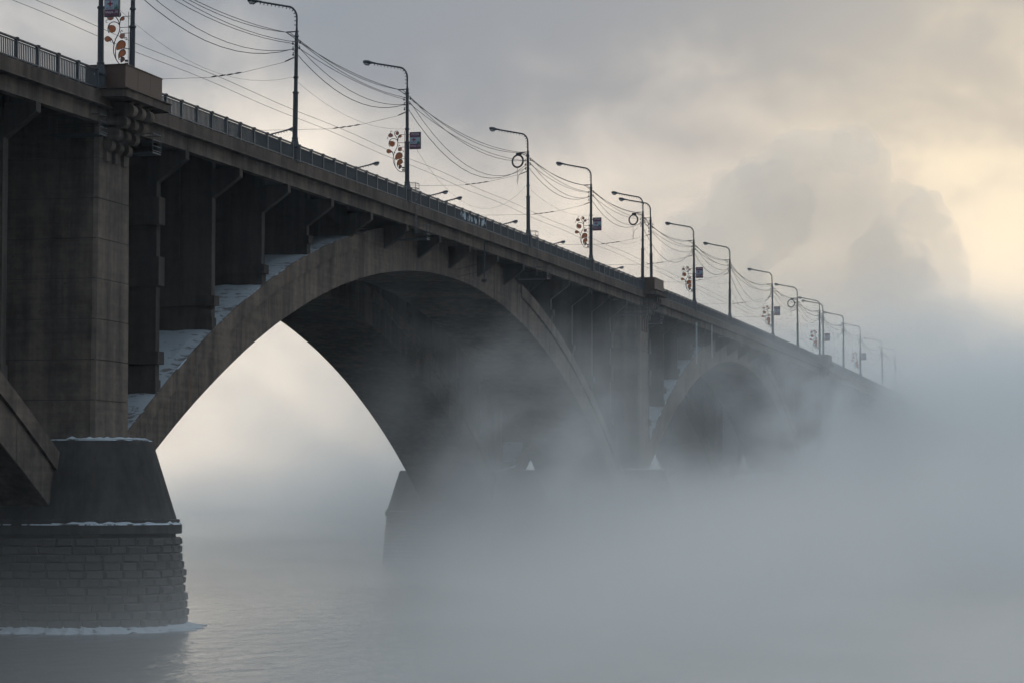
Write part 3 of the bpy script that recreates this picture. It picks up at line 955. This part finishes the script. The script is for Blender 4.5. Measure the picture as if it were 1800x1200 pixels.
for lab, x in (('small guard cage on the walkway right of the fourth lamp', 61.6), ('small guard cage on the walkway right of the fifth lamp', 103.0)):
    o = thing('guard_cage', lab, 'cage', (x, 0.35, zr(x)-1.05), 0, 'guard cages by the ladder hatches')
    for xx in (-0.5,0.5):
        for yy in (-0.3,0.6):
            MB().tube([(xx,yy,0),(xx,yy,1.72)], 0.022, 5).build('post', 'wire', o)
    for zz in (1.3, 1.72):
        MB().tube([(-0.5,-0.3,zz),(0.5,-0.3,zz),(0.5,0.6,zz),(-0.5,0.6,zz),(-0.5,-0.3,zz)], 0.022, 5).build('rail', 'wire', o)
o = thing('hanging_pipe', 'thin pipe with a round weight hanging at the crown of the first arch', 'pipe', (81.5, -0.35, 27.2))
MB().tube([(0,0,0.25),(0.5,0.1,3.6)], 0.06, 6).build('pipe', 'wire', o)
MB().lathe([(0.05,-0.2),(0.24,-0.12),(0.28,0.0),(0.24,0.12),(0.05,0.2)], 10).build('weight', 'wire', o)
for k_ in (0.9, 1.6): MB().tube([(0.1,0.02,k_),(0.0,2.6,k_-0.55)], 0.02, 5).build('stay', 'wire', o)

# ------------------------------------------------------------------ a distant column of chimney steam beyond the river
def plume():
    C = Vector(camo.location); rg = random.Random(11)
    def at(px, py, D):        # direction of a pixel, put at the distance D along the view axis
        f = Vector((cos(0.06124)*cos(0.25107), cos(0.06124)*sin(0.25107), sin(0.06124)))
        r = Vector((sin(0.25107), -cos(0.25107), 0)); u = r.cross(f)
        return C + (f + r*(px-900)/4500 - u*(py-600)/4500)*D
    D = 2300.0; pu = D/4500
    blobs = []
    edge = [(1395,290,62),(1450,280,55),(1500,262,44),(1530,290,40),(1520,335,50),(1590,365,44),(1625,375,42),(1650,415,40),(1662,455,40),(1675,500,36),(1690,560,40)]
    for px, py, r in edge: blobs.append((px, py, r, rg.uniform(-30, 30)))
    fill = [(1330,380,95),(1250,470,100),(1420,400,90),(1500,430,80),(1560,470,75),(1600,520,70),(1400,520,110),(1500,560,110),(1280,580,110),(1600,640,110),(1450,680,120),(1300,700,120)]
    for px, py, r in fill: blobs.append((px, py, r, rg.uniform(-40, 40)))
    for px, py, r, dd in list(blobs):
        for q in range(16):
            a = rg.uniform(0, 2*pi); rr_ = r*rg.uniform(0.16, 0.42)
            blobs.append((px+cos(a)*r*0.86, py+sin(a)*r*0.86, rr_, dd+rg.uniform(-0.6, 0.6)*r*pu))
    import bmesh
    bm = bmesh.new()
    for px, py, r, dd in blobs:
        c = at(px, py, D+dd)
        if c.z-r*pu < 4: c.z = max(c.z, r*pu*0.6)
        bmesh.ops.create_icosphere(bm, subdivisions=2, radius=r*pu, matrix=Matrix.Translation(c))
    me = bpy.data.meshes.new('steam_plume'); bm.to_mesh(me); bm.free()
    o = bpy.data.objects.new('steam_plume', me); col.objects.link(o)
    md = o.modifiers.new('union', 'REMESH'); md.mode = 'VOXEL'; md.voxel_size = 3.5
    m = bpy.data.materials.new('plume_steam'); m.use_nodes = True; t = NT(m.node_tree); t.n.clear()
    v = t.node('ShaderNodeVolumePrincipled'); v.inputs['Color'].default_value = (0.97,0.925,0.865,1); v.inputs['Density'].default_value = 0.015
    ou = t.node('ShaderNodeOutputMaterial'); t.l.new(v.outputs[0], ou.inputs['Volume'])
    me.materials.append(m); o['kind'] = 'stuff'
plume()

# ------------------------------------------------------------------ air: thin even haze, and the river steam
def vol_box(name, b, m):
    x0,x1,y0,y1,z0,z1 = b
    o = MB().box(x0,x1,y0,y1,z0,z1).build(name, m); o['kind'] = 'stuff'; o.visible_shadow = True; return o
def haze_mat():
    m = bpy.data.materials.new('haze_air'); m.use_nodes = True; t = NT(m.node_tree); t.n.clear()
    v = t.node('ShaderNodeVolumePrincipled'); v.inputs['Color'].default_value = (0.82,0.91,1.0,1); v.inputs['Density'].default_value = 0.00012
    v.inputs['Anisotropy'].default_value = 0.2
    o = t.node('ShaderNodeOutputMaterial'); t.l.new(v.outputs[0], o.inputs['Volume']); return m
def steam_mat(g, rate):
    m = bpy.data.materials.new('river_steam'); m.use_nodes = True; t = NT(m.node_tree); t.n.clear()
    vol = t.node('ShaderNodeVolumePrincipled'); vol.inputs['Color'].default_value = (0.962,0.988,1.0,1)
    vol.inputs['Anisotropy'].default_value = g; vol.inputs['Density'].default_value = 1.0
    vol.inputs['Density Attribute'].default_value = 'density'
    o = t.node('ShaderNodeOutputMaterial'); t.l.new(vol.outputs[0], o.inputs['Volume'])
    m.cycles.volume_step_rate = rate; m.cycles.volume_interpolation_method = 'LINEAR'
    return m
def steam(b, vox, field, name, aniso, rate):
    """river steam: a density field of billows, computed once on a grid of voxels"""
    x0,x1,y0,y1,z0,z1 = b
    g = bpy.data.node_groups.new('steam_field', 'GeometryNodeTree')
    g.interface.new_socket('Geometry', in_out='INPUT', socket_type='NodeSocketGeometry')
    g.interface.new_socket('Geometry', in_out='OUTPUT', socket_type='NodeSocketGeometry')
    t = NT(g)
    p = t.node('GeometryNodeInputPosition').outputs[0]
    x, y, z = t.sep(p)
    d = field(t, p, x, y, z)
    vc = t.node('GeometryNodeVolumeCube')
    t.put(vc.inputs['Density'], d)
    vc.inputs['Min'].default_value = (x0,y0,z0); vc.inputs['Max'].default_value = (x1,y1,z1)
    vc.inputs['Resolution X'].default_value = int((x1-x0)/vox); vc.inputs['Resolution Y'].default_value = int((y1-y0)/vox)
    vc.inputs['Resolution Z'].default_value = int((z1-z0)/vox*1.6)
    sm = t.node('GeometryNodeSetMaterial'); t.l.new(vc.outputs[0], sm.inputs[0]); sm.inputs['Material'].default_value = steam_mat(aniso, rate)
    go = t.node('NodeGroupOutput'); t.l.new(sm.outputs[0], go.inputs[0])
    o = MB().box(x0,x1,y0,y1,z0,z1).build(name, 'frost'); o['kind'] = 'stuff'
    o.data.materials.clear(); o.data.materials.append(sm.inputs['Material'].default_value)
    md = o.modifiers.new('steam', 'NODES'); md.node_group = g
    return o
vol_box('haze', (-1600,1600,-1600,1600,-1.5,74), haze_mat())
def river_field(t, p, x, y, z):
    nb = t.noise(t.comb(t.m('MULTIPLY', x, 0.75), y, t.m('MULTIPLY', z, 1.2)), 1/36.0, 2.0, 0.55, 1.1)
    nd = t.noise(t.vm('ADD', p, (9, 4, 2)), 1/11.0, 3.0, 0.62, 0.8)
    n = t.m('ADD', nb, t.m('MULTIPLY', t.m('SUBTRACT', nd, 0.5), 0.42))
    nl = t.noise(t.vm('ADD', p, (300, 50, 20)), 1/110.0, 1.0, 0.5)
    h = t.m('ADD', t.m('ADD', t.sm(x, -130, 60, 3.8, 5.4), t.sm(x, 150, 330, 0.0, 16.5)), t.sm(x, 260, 520, 0.0, 28.0))
    h = t.m('MULTIPLY', h, t.sm(y, 10.0, 70.0, 1.0, 0.6))
    hh = t.m('MULTIPLY', h, t.m('MULTIPLY_ADD', t.m('SUBTRACT', n, 0.5), t.sm(x, -110, 60, 1.0, 4.5), 1.0))
    q = t.m('DIVIDE', z, t.m('MAXIMUM', hh, 1.5))
    vert = t.m('EXPONENT', t.m('MULTIPLY', t.m('POWER', q, 2.2), -1.1))
    v = t.m('SUBTRACT', t.m('ADD', y, 58.0), t.m('MULTIPLY', t.m('ADD', x, 140.0), 0.27))
    v = t.m('MULTIPLY_ADD', t.m('SUBTRACT', nl, 0.5), 40.0, v)
    bank = t.sm(v, 21.0, -16.0, t.m('ADD', t.sm(x, -70, -10, 0.06, 0.13), t.sm(x, 4, 70, 0.0, 0.46)), 1.0)
    bil = t.sm(n, 0.42, 0.62, t.sm(x, -120, 10, 0.6, 0.2), 1.0)
    d = t.m('MULTIPLY', t.m('MULTIPLY', vert, bank), bil)
    d = t.m('MULTIPLY', d, t.sm(x, -140, 60, 0.075, 0.046))
    top = t.sm(x, -139, 0, 5.6, 60.0)
    d = t.m('MULTIPLY', d, t.sm(z, top, t.m('MULTIPLY', top, 0.45)))
    d = t.m('MULTIPLY', d, t.sm(y, 35.0, 75.0, 1.0, 0.25))
    # a thin general veil thickening along the bridge
    veil = t.m('MULTIPLY', t.m('MULTIPLY', t.sm(x, 170, 460), t.sm(z, 68.0, 10.0)), t.m('MULTIPLY', t.sm(n, 0.3, 0.65, 0.25, 1.0), 0.009))
    d = t.m('ADD', d, veil)
    return t.m('MULTIPLY', d, t.sm(x, -139.0, -132.0))
def wisp_field(t, p, x, y, z):
    q = t.comb(t.m('MULTIPLY_ADD', z, -0.35, x), y, t.m('MULTIPLY', z, 0.85))
    n = t.noise(q, 1/9.0, 4.0, 0.6, 1.5)
    nm = t.noise(t.vm('ADD', p, (43, 11, 5)), 1/32.0, 1.0, 0.5)
    m_ = t.m('MULTIPLY', t.sm(nm, 0.38, 0.60), t.m('MULTIPLY', t.sm(x, 25, 80), t.sm(z, t.sm(x, 90, 240, 28.0, 40.0), 3.0)))
    edge = t.m('MULTIPLY', t.sm(y, -20.0, -14.0), t.m('MULTIPLY', t.sm(y, 2.0, -3.0), t.sm(x, 330.0, 270.0)))
    return t.m('MULTIPLY', t.m('MULTIPLY', t.sm(n, 0.46, 0.64), t.m('MULTIPLY', m_, edge)), 0.125)
def far_field(t, p, x, y, z):
    n = t.noise(p, 1/90.0, 3.0, 0.6, 0.8)
    h = t.m('MULTIPLY_ADD', t.m('SUBTRACT', n, 0.5), 50.0, 14.0)
    q = t.m('DIVIDE', z, t.m('MAXIMUM', h, 3.0))
    v = t.m('MULTIPLY', t.m('EXPONENT', t.m('MULTIPLY', t.m('MULTIPLY', q, q), -1.0)), t.sm(x, 170.0, 520.0))
    return t.m('MULTIPLY', v, 0.0017)
steam((-139,660,-120,140,0.05,70), 2.3, river_field, 'steam', 0.4, 9.0)
steam((25,330,-20,2,0.4,40), 1.0, wisp_field, 'steam_wisps', 0.3, 4.0)
steam((170,1490,-420,760,0.05,48), 11.0, far_field, 'far_steam', 0.65, 3.0)
